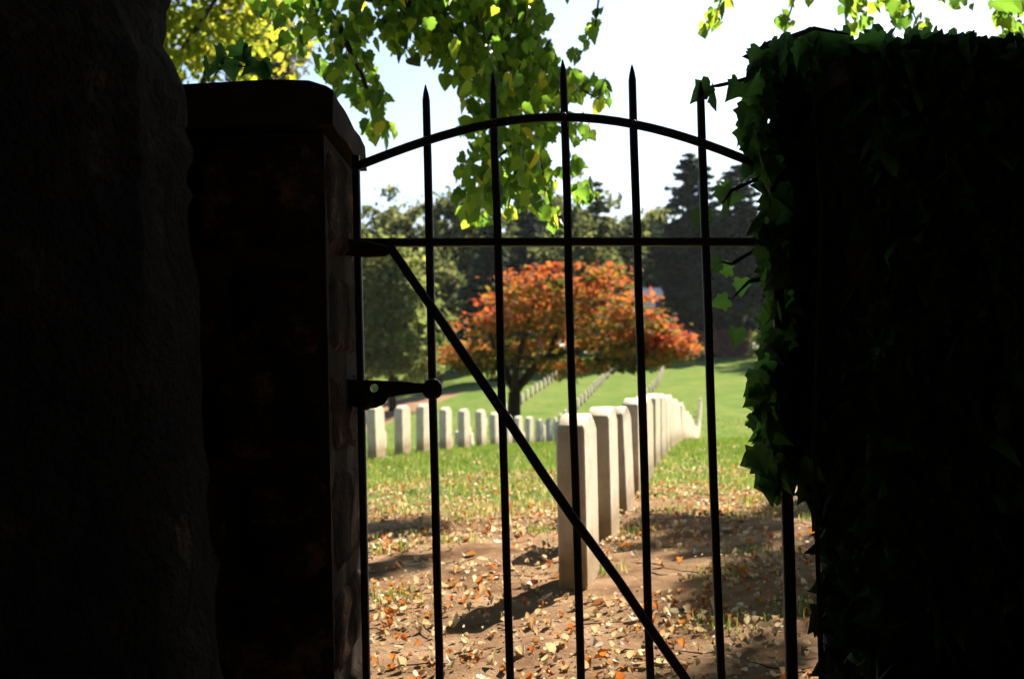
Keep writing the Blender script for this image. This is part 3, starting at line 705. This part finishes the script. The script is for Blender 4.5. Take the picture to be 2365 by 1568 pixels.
# ------------------------------------------------------------------ iron gate
GYP = 2.8
def gp(px, py, dy=0): return at(px, py, GYP+dy)
def gate():
    o = gp(1300, 1560); t = empty('iron_gate', (o.x, GYP, gz(0, GYP)), 'black iron gate with arched top rail and pointed bars between the two piers', 'gate')
    def strip(name, pts, wpx, th, dy=0, taper=None):
        """flat or square bar through picture points, real width and thickness"""
        P = [gp(x, y, dy) for x, y in pts]; V, Fc = [], []; h = th/2
        ws = [w_*GYP/F/2 for w_ in (wpx if isinstance(wpx, (list, tuple)) else [wpx]*len(P))]
        for i, p in enumerate(P):
            d = (P[min(i+1, len(P)-1)]-P[max(i-1, 0)]).normalized(); nn = Vector((d.z, 0, -d.x)).normalized()
            a = ws[i]; c = min(.0025, a*.4)
            for (s, q) in ((-a, -h+c), (-a, h-c), (-a+c, h), (a-c, h), (a, h-c), (a, -h+c), (a-c, -h), (-a+c, -h)):
                V.append((p.x+nn.x*s, p.y+q, p.z+nn.z*s))
        for i in range(len(P)-1):
            for k in range(8): Fc.append((i*8+k, i*8+(k+1) % 8, i*8+8+(k+1) % 8, i*8+8+k))
        Fc.append(tuple(range(8))[::-1]); Fc.append(tuple((len(P)-1)*8+k for k in range(8)))
        return link(name, mesh(name, V, Fc), t, m_iron)
    tips = [(983, 198), (1138, 168), (1299, 140), (1459, 152), (1617, 192)]
    bots = [(1017, 1640), (1180, 1640), (1344, 1640), (1505, 1640), (1667, 1640)]
    for i, ((a, b), (c, d)) in enumerate(zip(tips, bots)):
        pts = [(a, b), (a+.8, b+18), (a+1.2, b+34)]; wd = [2.5, 12, 17]
        rn = random.Random(i)
        for f in (.12, .22, .36, .5, .64, .8, .9, 1): pts.append((a+(c-a)*f+rn.uniform(-1.3, 1.3), b+(d-b)*f)); wd.append(18.5)
        strip('picket', pts, wd, .015)
    strip('stile', [(822, 360), (826, 560), (834, 900), (848, 1640)], 17, .018)
    strip('stile', [(1783, 380), (1798, 700), (1809, 900), (1822, 1300), (1830, 1640)], [20, 26, 27, 27, 27], .018)
    # arch: flat bar carried in front of the pickets
    xs_ = np.linspace(822, 1790, 25); ax = [822, 900, 985, 1060, 1140, 1220, 1300, 1380, 1460, 1540, 1620, 1700, 1790]; ay = [385, 356, 325, 302, 287, 275, 270, 275, 287, 305, 331, 360, 398]
    co = np.polyfit(ax, ay, 4); strip('arch_rail', [(x, float(np.polyval(co, x))) for x in xs_], 20, .010, -.016)
    strip('rail', [(826, 561), (1100, 560), (1400, 559), (1790, 560)], 19, .026, .002)
    strip('rail', [(845, 1622), (1300, 1622), (1830, 1622)], 20, .022, .002)
    strip('brace', [(896, 566), (920, 598), (955, 650), (1010, 728), (1080, 832), (1160, 950), (1250, 1088), (1335, 1212), (1430, 1342), (1510, 1462), (1600, 1590), (1640, 1640)], [20, 20, 20, 21, 22, 22, 22, 22, 21, 22, 22, 22], .012, -.015)
    strip('hinge_strap', [(800, 571), (850, 576), (890, 580), (915, 574)], [40, 38, 26, 8], .012, -.018)
    # lower hinge strap: tapered plate with a round hole and a lobe under it
    def plate(name, outer, hole, y, th):
        # ring of quads from the hole to the outline
        n = 32; import bmesh
        bm = bmesh.new(); cx, cy, r = hole
        ov, hv = [], []
        segs = [Vector((a, b, 0)) for a, b in outer]
        def cast(an):
            d = Vector((math.cos(an), math.sin(an), 0)); best = 1e9
            for i in range(len(segs)):
                a, b = segs[i]-Vector((cx, cy, 0)), segs[(i+1) % len(segs)]-Vector((cx, cy, 0)); e = b-a
                den = d.x*e.y-d.y*e.x
                if abs(den) < 1e-9: continue
                tt = (a.x*e.y-a.y*e.x)/den; u = (a.x*d.y-a.y*d.x)/den
                if tt > 0 and -1e-6 <= u <= 1+1e-6: best = min(best, tt)
            return best
        angs = sorted([2*math.pi*i/n for i in range(n)] + [math.atan2(b-cy, a-cx) % (2*math.pi) for a, b in outer])
        fr, bk = [], []
        for an in angs:
            tt = cast(an)
            q = []
            for rr in (r, tt):
                for dd in (-th/2, th/2):
                    p = gp(cx+math.cos(an)*rr, cy+math.sin(an)*rr); q.append(bm.verts.new((p.x, y+dd, p.z)))
            fr.append(q)
        for i in range(len(fr)):
            a, b = fr[i], fr[(i+1) % len(fr)]
            for f in ((a[0], b[0], b[2], a[2]), (a[1], a[3], b[3], b[1]), (a[2], b[2], b[3], a[3]), (a[0], a[1], b[1], b[0])):
                try: bm.faces.new(f)
                except Exception: pass
        m_ = bpy.data.meshes.new(name); bm.to_mesh(m_); bm.free(); return link(name, m_, t, m_iron)
    plate('hinge_plate', [(806, 876), (860, 878), (920, 880), (985, 886), (985, 906), (930, 911), (900, 917), (890, 932), (872, 941), (850, 944), (806, 936)], (867, 896, 9.5), GYP-.020, .010)
    def knob(px, py, r, dy):
        c = gp(px, py); V, Fc = [], []; R_ = r*GYP/F; n = 14
        rings = [(0, .0), (.55, .0), (.9, .004), (1, .010), (1, .016), (.8, .020)]
        for (f, q) in rings[1:]:
            for k in range(n): V.append((c.x+math.cos(2*math.pi*k/n)*R_*f, GYP+dy+q, c.z+math.sin(2*math.pi*k/n)*R_*f))
        m_ = len(rings)-1
        for i in range(m_-1):
            for k in range(n): Fc.append((i*n+k, i*n+(k+1) % n, i*n+n+(k+1) % n, i*n+n+k))
        Fc.append(tuple(range(n))); Fc.append(tuple((m_-1)*n+k for k in range(n))[::-1])
        return link('collar_bolt', mesh('collar_bolt', V, Fc), t, m_iron)
    knob(1000, 898, 25, -.032); knob(846, 925, 22, -.034)
    for (x, y) in tips:
        f = 0
    for x in (985, 1141, 1302, 1463, 1621): # rivets where arch meets pickets
        y = float(np.polyval(co, x)); k = knob(x, y, 7, -.028); k.name = 'rivet'
    V, Fc = tube_vf([gp(800, 899, -.004), gp(850, 899, -.004)], [.009, .009], 10); link('hinge_pin', mesh('hinge_pin', V, Fc), t, m_iron, True)
gate()

# ------------------------------------------------------------------ ivy
def rot_facing(n, spread=.7):
    """leaves whose normal faces the viewer's side, tips falling"""
    Rm = hang_rot(n, 1.1, 1.9, .9)
    return Rm
def ivy():
    t = empty('ivy', (RX0, RY0, 0), 'ivy climbing over the right gate pier, hanging past its edge and the gate', 'ivy')
    singles, mass = [], []
    def add(px, py, Y, s, single=True):
        (singles if single else mass).append((at(px, py, Y), s))
    edge = [(82, 1800, 1790), (120, 1735, 1800), (165, 1735, 1800), (210, 1728, 1800), (255, 1712, 1800), (300, 1718, 1800), (345, 1728, 1800), (385, 1752, 1810),
            (430, 1780, 1815), (480, 1772, 1815), (530, 1762, 1820), (580, 1770, 1825), (640, 1768, 1825), (700, 1775, 1830), (760, 1772, 1830), (820, 1766, 1830), (870, 1758, 1835),
            (920, 1752, 1840), (960, 1748, 1840), (1000, 1768, 1850), (1040, 1752, 1850), (1075, 1758, 1850)]
    ey = [e[0] for e in edge]; el = [e[1] for e in edge]
    rn = random.Random(77)
    for i in range(150):          # ragged left margin
        y = rn.uniform(90, 1085); l = float(np.interp(y, ey, el))
        add(l+rn.uniform(4, 46), y, rn.uniform(2.74, 2.92), rn.uniform(.034, .058))
    for (x, y) in [(1790, 92), (1812, 100), (1735, 140), (1760, 135), (1745, 178), (1720, 245), (1745, 262), (1722, 290), (1735, 320), (1748, 345), (1632, 200), (1640, 208), (1697, 190), (1765, 455), (1748, 490), (1750, 520),
                   (1740, 858), (1752, 882), (1735, 1040), (1748, 1052), (1770, 1072), (1785, 1118), (1795, 1140), (1778, 1098), (1800, 1088), (1808, 1065), (1840, 1080), (1760, 1000), (1772, 985)]:
        add(x+8, y, rn.uniform(2.72, 2.86), rn.uniform(.04, .055))
    for (x, y) in [(1672, 432), (1680, 452), (1668, 480), (1690, 430), (1622, 487), (1665, 606), (1690, 622), (1712, 645), (1680, 690), (1700, 760), (1745, 905), (1760, 925), (1770, 962), (1782, 950), (1735, 965), (1748, 940)]:
        add(x, y, rn.uniform(2.9, 3.05), rn.uniform(.032, .046))
    for i in range(85):           # along the top
        x = rn.uniform(1800, 2345); add(x, 104+rn.uniform(-32, 14)*rn.random()+ (6 if x > 2250 else 0), rn.uniform(2.6, 2.8), rn.uniform(.034, .062))
    add(2192, 98, 2.62, .075); add(2195, 105, 2.66, .07); add(1900, 78, 2.7, .05); add(1965, 84, 2.7, .055)
    for i in range(4200):         # dense cover on the pier
        y = rn.uniform(100, 1640); l = float(np.interp(y, ey+[1160, 1640], el+[1880, 1890]))+28
        if y > 1075: l = max(l, 1870)
        x = l + (2440-l)*rn.random()
        Y = 2.60-rn.uniform(0, .06) if x > 2040 else np.interp(x, [1850, 2040], [2.98, 2.62])-rn.uniform(0, .07)
        add(x, y, float(Y), rn.uniform(.035, .06), False)
    for i in range(260):          # ivy behind the gate's free stile
        y = rn.uniform(380, 1050); add(rn.uniform(float(np.interp(y, ey, el))+16, 1868), y, rn.uniform(2.88, 3.06), rn.uniform(.034, .055), False)
    for i in range(500):
        add(rn.uniform(2330, 2900), rn.uniform(360, 1640), rn.uniform(2.55, 2.66), rn.uniform(.04, .06), False)
    Rm = hang_rot(len(singles), 1.15, 1.95, .8)
    lm = mesh('leaf', *IVY); lm.materials.append(m_ivy_glow)
    base = Vector(t.location)
    for (p, s), r in list(zip(singles, Rm))[:300]:
        o = bpy.data.objects.new('leaf', lm); C.objects.link(o); o.parent = t
        o.matrix_local = Matrix.Translation(p-base) @ Matrix(r.tolist()).to_4x4() @ Matrix.Scale(s*1.15, 4)
    P = np.array([list(p) for p, s in mass]); sc = np.array([s for p, s in mass])
    tag(bulk('leaf_cover', IVY, P, hang_rot(len(P), 1.1, 2.0, .9), sc*1.15, R.random(len(P)), m_ivy_dark, t), kind='stuff')
    L = []
    for path in ([(1835, 960), (1830, 930), (1820, 900), (1800, 600), (1785, 400), (1760, 220), (1790, 100)], [(1900, 1640), (1880, 1000), (1900, 500), (1870, 120)],
                 [(2150, 1640), (2120, 1000), (2200, 400), (2190, 110)], [(1780, 400), (1735, 420), (1690, 440), (1668, 470)], [(1790, 560), (1740, 580), (1690, 610), (1665, 605)],
                 [(1770, 170), (1697, 190), (1660, 198), (1630, 202)], [(1810, 900), (1770, 930), (1745, 960)], [(1815, 980), (1780, 1050), (1790, 1130)], [(1790, 640), (1730, 650), (1690, 690)], [(1800, 96), (1880, 66), (1960, 80)]):
        pts = [at(x, y, 2.84 if x < 1870 else 2.6) for x, y in path]; L.append((pts, [.006]+[.004]*(len(pts)-2)+[.0015]))
    link('stem', tubes('stem', L, 6), t, m_bark)
ivy()
def cap_ivy():
    p0 = at(560, 165, 2.7); t = empty('ivy_sprig', tuple(p0), 'bright green ivy sprig lying on the left pier cap', 'ivy')
    lm = mesh('leaf', *IVY); lm.materials.append(m_ivy_glow)
    Rm = hang_rot(9, 1.1, 1.8, .8)
    for i, ((x, y), r) in enumerate(zip([(520, 128), (545, 112), (560, 130), (500, 142), (580, 140), (602, 150), (535, 145), (620, 156), (480, 150)], Rm)):
        o = bpy.data.objects.new('leaf', lm); C.objects.link(o); o.parent = t
        o.matrix_local = Matrix.Translation(at(x, y-8, 2.68)-Vector(p0)) @ Matrix(r.tolist()).to_4x4() @ Matrix.Scale(.045, 4)
    link('stem', tubes('stem', [([at(470, 170, 2.7), at(540, 150, 2.69), at(630, 166, 2.7)], [.003, .002, .001])], 5), t, m_bark)
cap_ivy()

# ------------------------------------------------------------------ the tree whose leaves hang over the gate
def hanging_tree():
    bx, by = -4.6, 8.0; zb = gz(bx, by)
    t = empty('overhanging_tree', (bx, by, zb), 'leafy green tree inside the cemetery whose bright leaf sprays hang down over the gate', 'tree')
    base = Vector((bx, by, zb-.2))
    tr = [([base, Vector((bx+.1, by, 1.8)), Vector((bx+.3, by, 3.6)), Vector((bx+.2, by+.3, 6)), Vector((bx+.3, by, 8))], [.34, .27, .24, .14, .05])]
    link('trunk', tubes('trunk', tr, 12), t, m_bark, True)
    D = 6.4
    def p(px, py, dy=0): return at(px, py, D+dy)
    limbs = [([Vector((bx+.2, by, 3.2)), p(300, -160, 1), p(700, -60, .3), p(980, 20), p(1120, 110), p(1180, 250), p(1190, 400), p(1170, 500)], [.12, .09, .06, .035, .022, .014, .008, .003]),
             ([p(700, -60, .3), p(780, 60), p(830, 160), p(870, 260), p(885, 320)], [.03, .018, .012, .007, .003]),
             ([p(1120, 110), p(1250, 180), p(1340, 205), p(1400, 240)], [.015, .01, .006, .002]),
             ([p(1180, 250), p(1240, 330), p(1260, 430), p(1280, 500)], [.012, .008, .005, .002]),
             ([p(1190, 330), p(1120, 390), p(1090, 470)], [.008, .005, .002]),
             ([p(900, -30, .2), p(960, 80), p(1000, 130)], [.014, .008, .003]),
             ([Vector((bx+.3, by, 4.2)), p(900, -420, 1), p(1350, -200, .5), p(1800, -130, .3), p(2200, -90), p(2400, -20)], [.12, .09, .06, .04, .025, .012]),
             ([p(1370, -190, .5), p(1385, -20), p(1375, 60), p(1345, 120), p(1330, 150)], [.01, .006, .004, .003, .001]),
             ([p(1700, -150, .3), p(1672, -20), p(1650, 50), p(1622, 88)], [.01, .006, .004, .001]),
             ([p(1860, -120, .3), p(1840, -20), p(1825, 30), p(1812, 58)], [.01, .006, .004, .001]),
             ([p(2000, -110, .2), p(1995, -10), p(1990, 60)], [.01, .006, .002]),
             ([p(2080, -100), p(2100, 0), p(2120, 62)], [.01, .006, .002]),
             ([p(2320, -60), p(2320, 20), p(2335, 95)], [.012, .008, .003]),
             ([Vector((bx+.3, by, 4.6)), Vector((-2, 11, 5.6)), Vector((1, 14, 6.2)), Vector((4, 16, 6.6))], [.15, .12, .08, .03]),
             ([Vector((bx+.3, by, 5)), Vector((-3, 9, 6.5)), Vector((0, 9.5, 6.8)), Vector((3.4, 10, 6.8))], [.12, .09, .06, .03])]
    for l in limbs: link('limb', tubes('limb', [l], 7), t, m_bark, True)
    B = [(640, 20, 60, 38, .9), (705, 55, 60, 52, 1), (790, 60, 75, 62, .85), (870, 50, 75, 55, .9), (960, 45, 80, 60, 1.1), (1050, 50, 90, 70, 1.5), (1150, 55, 95, 80, 1.8), (1225, 40, 40, 55, 1.6),
         (690, 110, 35, 18, .7), (765, 150, 38, 42, 1), (820, 185, 50, 62, 1.1), (862, 250, 30, 58, 1.1), (885, 308, 28, 26, 1.3),
         (950, 120, 55, 26, .8), (1015, 130, 50, 30, .9), (1025, 190, 28, 10, .8),
         (1100, 150, 75, 55, 1.6), (1180, 160, 75, 55, 1.7), (1250, 150, 42, 50, 1.4),
         (1120, 225, 62, 45, 1.4), (1200, 225, 80, 45, 1.5), (1290, 205, 60, 40, 1.3), (1360, 205, 36, 28, 1.2), (1395, 225, 14, 32, 1.4),
         (1130, 290, 70, 40, 1.2), (1215, 295, 75, 40, 1.2), (1305, 285, 50, 28, .8), (1340, 310, 22, 26, .8),
         (1150, 355, 70, 36, 1.0), (1215, 360, 50, 40, 1.2), (1090, 395, 42, 34, 1.1), (1160, 410, 60, 32, 1.4), (1240, 405, 50, 34, 1.0), (1320, 390, 26, 32, .9),
         (1090, 455, 46, 30, 1.3), (1160, 455, 56, 28, 1.3), (1240, 445, 50, 30, 1.2), (1345, 450, 30, 25, 1.5), (1095, 498, 34, 24, 1.5), (1150, 500, 34, 20, 1.1), (1210, 475, 30, 16, 1.1), (1282, 512, 14, 20, 2.0), (1255, 485, 20, 14, 1.2),
         (1385, 30, 14, 12, .9), (1368, 62, 14, 22, 1.2), (1350, 108, 12, 22, 1.2), (1328, 140, 12, 20, 1.2),
         (1672, 12, 16, 22, 1.5), (1650, 52, 18, 22, 1.6), (1628, 80, 14, 16, 1.2), (1850, 8, 30, 16, .8), (1812, 50, 18, 22, 1.5), (1955, 20, 18, 25, 1), (1990, 30, 18, 40, 1.1), (1975, 75, 20, 16, .9),
         (2045, 20, 30, 20, .8), (2100, 30, 35, 32, .9), (2130, 60, 22, 16, .8), (2190, 8, 22, 12, 1.1), (2240, 14, 20, 14, .8), (2315, 30, 24, 40, 1.6), (2335, 90, 24, 26, 1.3), (2360, 40, 16, 60, 1.0),
         (1060, -40, 300, 50, 1.3), (2000, -50, 360, 34, .8)]
    pos = []
    for (cx, cy, rx, ry, dn) in B:
        n = max(2, int(math.pi*rx*ry/620*3.5*dn))
        for i in range(n):
            a = random.uniform(0, 6.283); r = random.random()**.5
            pos.append((at(cx+math.cos(a)*rx*r, cy+math.sin(a)*ry*r-12, D+random.gauss(0, .35)), cy > -5))
    Rm = hang_rot(len(pos), .7, 1.8, .7); sizes = .038 + .042*R.random(len(pos))**1.4
    order = sorted(range(len(pos)), key=lambda i: -(sizes[i] if pos[i][1] else 0))
    lm = mesh('leaf', *BROAD); lm.materials.append(m_leaf_o); lm2 = mesh('leaf', *MAPLE); lm2.materials.append(m_leaf_o)
    bl = Vector(t.location)
    for j, i in enumerate(order[:300]):
        o = bpy.data.objects.new('leaf', lm if j % 2 else lm2); C.objects.link(o); o.parent = t
        o.matrix_local = Matrix.Translation(pos[i][0]-bl) @ Matrix(Rm[i].tolist()).to_4x4() @ Matrix.Scale(float(sizes[i])*.95, 4)
    rest = order[300:]
    P = np.array([list(pos[i][0]) for i in rest]); tn = np.clip(R.beta(2, 2.2, len(rest)), 0, 1)
    tag(bulk('foliage', MAPLE, P, Rm[rest], sizes[rest]*.95, tn, m_leaf_a, t), kind='stuff')
    # canopy above the view: throws the broken shade on the soil
    P = []
    shade = [(-.74, 7.4, .20), (-.55, 7.2, .12), (-.62, 5.7, .13), (-.95, 5.5, .16), (.82, 7.2, .18), (1.05, 6.9, .17), (.95, 6.2, .15), (.70, 6.4, .10), (1.2, 5.6, .22), (.85, 5.2, .16), (1.15, 4.9, .24), (.75, 4.8, .12),
             (-1.6, 6.5, .4), (-2.0, 5.0, .4), (2.2, 6.5, .5), (2.4, 5.0, .6), (1.7, 7.8, .25), (-1.7, 8.2, .3), (.62, 3.8, .12)]
    for (x, y, r) in shade:
        k = 6.3/SDIR.z; c = np.array([x+SDIR.x*k, y+SDIR.y*k, 6.3]); n = int(800*r*r/.1)
        P.append(c+R.normal(0, 1, (n, 3))*np.array([r, r, .2])*.6)
    for i in range(12):  # unseen clumps added sunward to shade the hanging leaves
        q = at(random.uniform(880, 1270), random.uniform(-10, 330), 6.4); c = np.array(q + SDIR*((4.7-q.z)/SDIR.z))
        P.append(c+R.normal(0, 1, (110, 3))*np.array([.24, .24, .15]))
    for i in range(135):  # more unseen clumps, added to darken the pier and gate side
        k = 5.6/SDIR.z; x = random.uniform(-2.2, 2.2); y = random.uniform(-2, 2.2); c = np.array([x+SDIR.x*k, y+SDIR.y*k, 5.6+random.uniform(0, .8)])
        P.append(c+R.normal(0, 1, (145, 3))*np.array([.35, .35, .2]))
    P = np.concatenate(P)
    tag(bulk('canopy', BROAD, P, rot_rand(len(P)), R.uniform(.08, .13, len(P)), R.beta(2, 3, len(P)), m_leaf_a, t), kind='stuff')
hanging_tree()

# yellow green tree seen over the left pier, between the trunk and the hanging leaves
def left_tree():
    X, Y = at(470, 60, 19).x-.6, 19.0; zb = gz(X, Y)
    t = empty('deciduous_tree', (X, Y, zb), 'yellow green small leaved tree seen over the left pier beside the big trunk', 'tree')
    c = (X, Y, at(470, 30, 19).z)
    link('trunk', tubes('trunk', limbs_to(Vector((X, Y, zb-.2)), Vector((X, Y, c[2]-.6)), c, (1.7, 1.7, 1.7), 8, .16)), t, m_bark, True)
    P, T = crown_pts(c, (1.75, 1.75, 1.9), 170, 60, .38, .2); tag(bulk('crown', BROAD, P, rot_rand(len(P)), R.uniform(.06, .11, len(P)), T, m_yel, t), kind='stuff')
    X, Y = at(600, 110, 30).x, 30.0; zb = gz(X, Y); c = (X, Y, at(600, 120, 30).z)
    t = empty('thin_tree', (X, Y, zb), 'thin grey brown tree with sparse leaves above the left pier cap', 'tree')
    L = limbs_to(Vector((X, Y, zb-.2)), Vector((X, Y, c[2]-.5)), c, (1.0, 1.0, .9), 22, .10)
    link('trunk', tubes('trunk', L, 6), t, m_bark2, True)
    P, T = crown_pts(c, (1.0, .95, 1.0), 130, 50, .28, .05); tag(bulk('crown', QUAD, P, rot_rand(len(P)), R.uniform(.05, .11, len(P)), T, m_brown, t), kind='stuff')
left_tree()
# thin autumn haze that softens the far trees
V, Fc = box_vf(-120, 120, -14, 172, -6, 26)
mh = bpy.data.materials.new('haze'); mh.use_nodes = True; hn = mh.node_tree; hn.nodes.remove(hn.nodes['Principled BSDF'])
pv = hn.nodes.new('ShaderNodeVolumePrincipled'); pv.inputs['Density'].default_value = .00006; pv.inputs['Color'].default_value = (.86, .92, 1, 1); pv.inputs['Anisotropy'].default_value = .2
hn.links.new(pv.outputs[0], hn.nodes['Material Output'].inputs['Volume'])
tag(link('haze', mesh('haze', V, Fc), None, mh), 'thin pale haze filling the air over the cemetery', 'haze', kind='stuff')
print('objects', len(bpy.data.objects), 'tris', sum(len(m.polygons) for m in bpy.data.meshes))
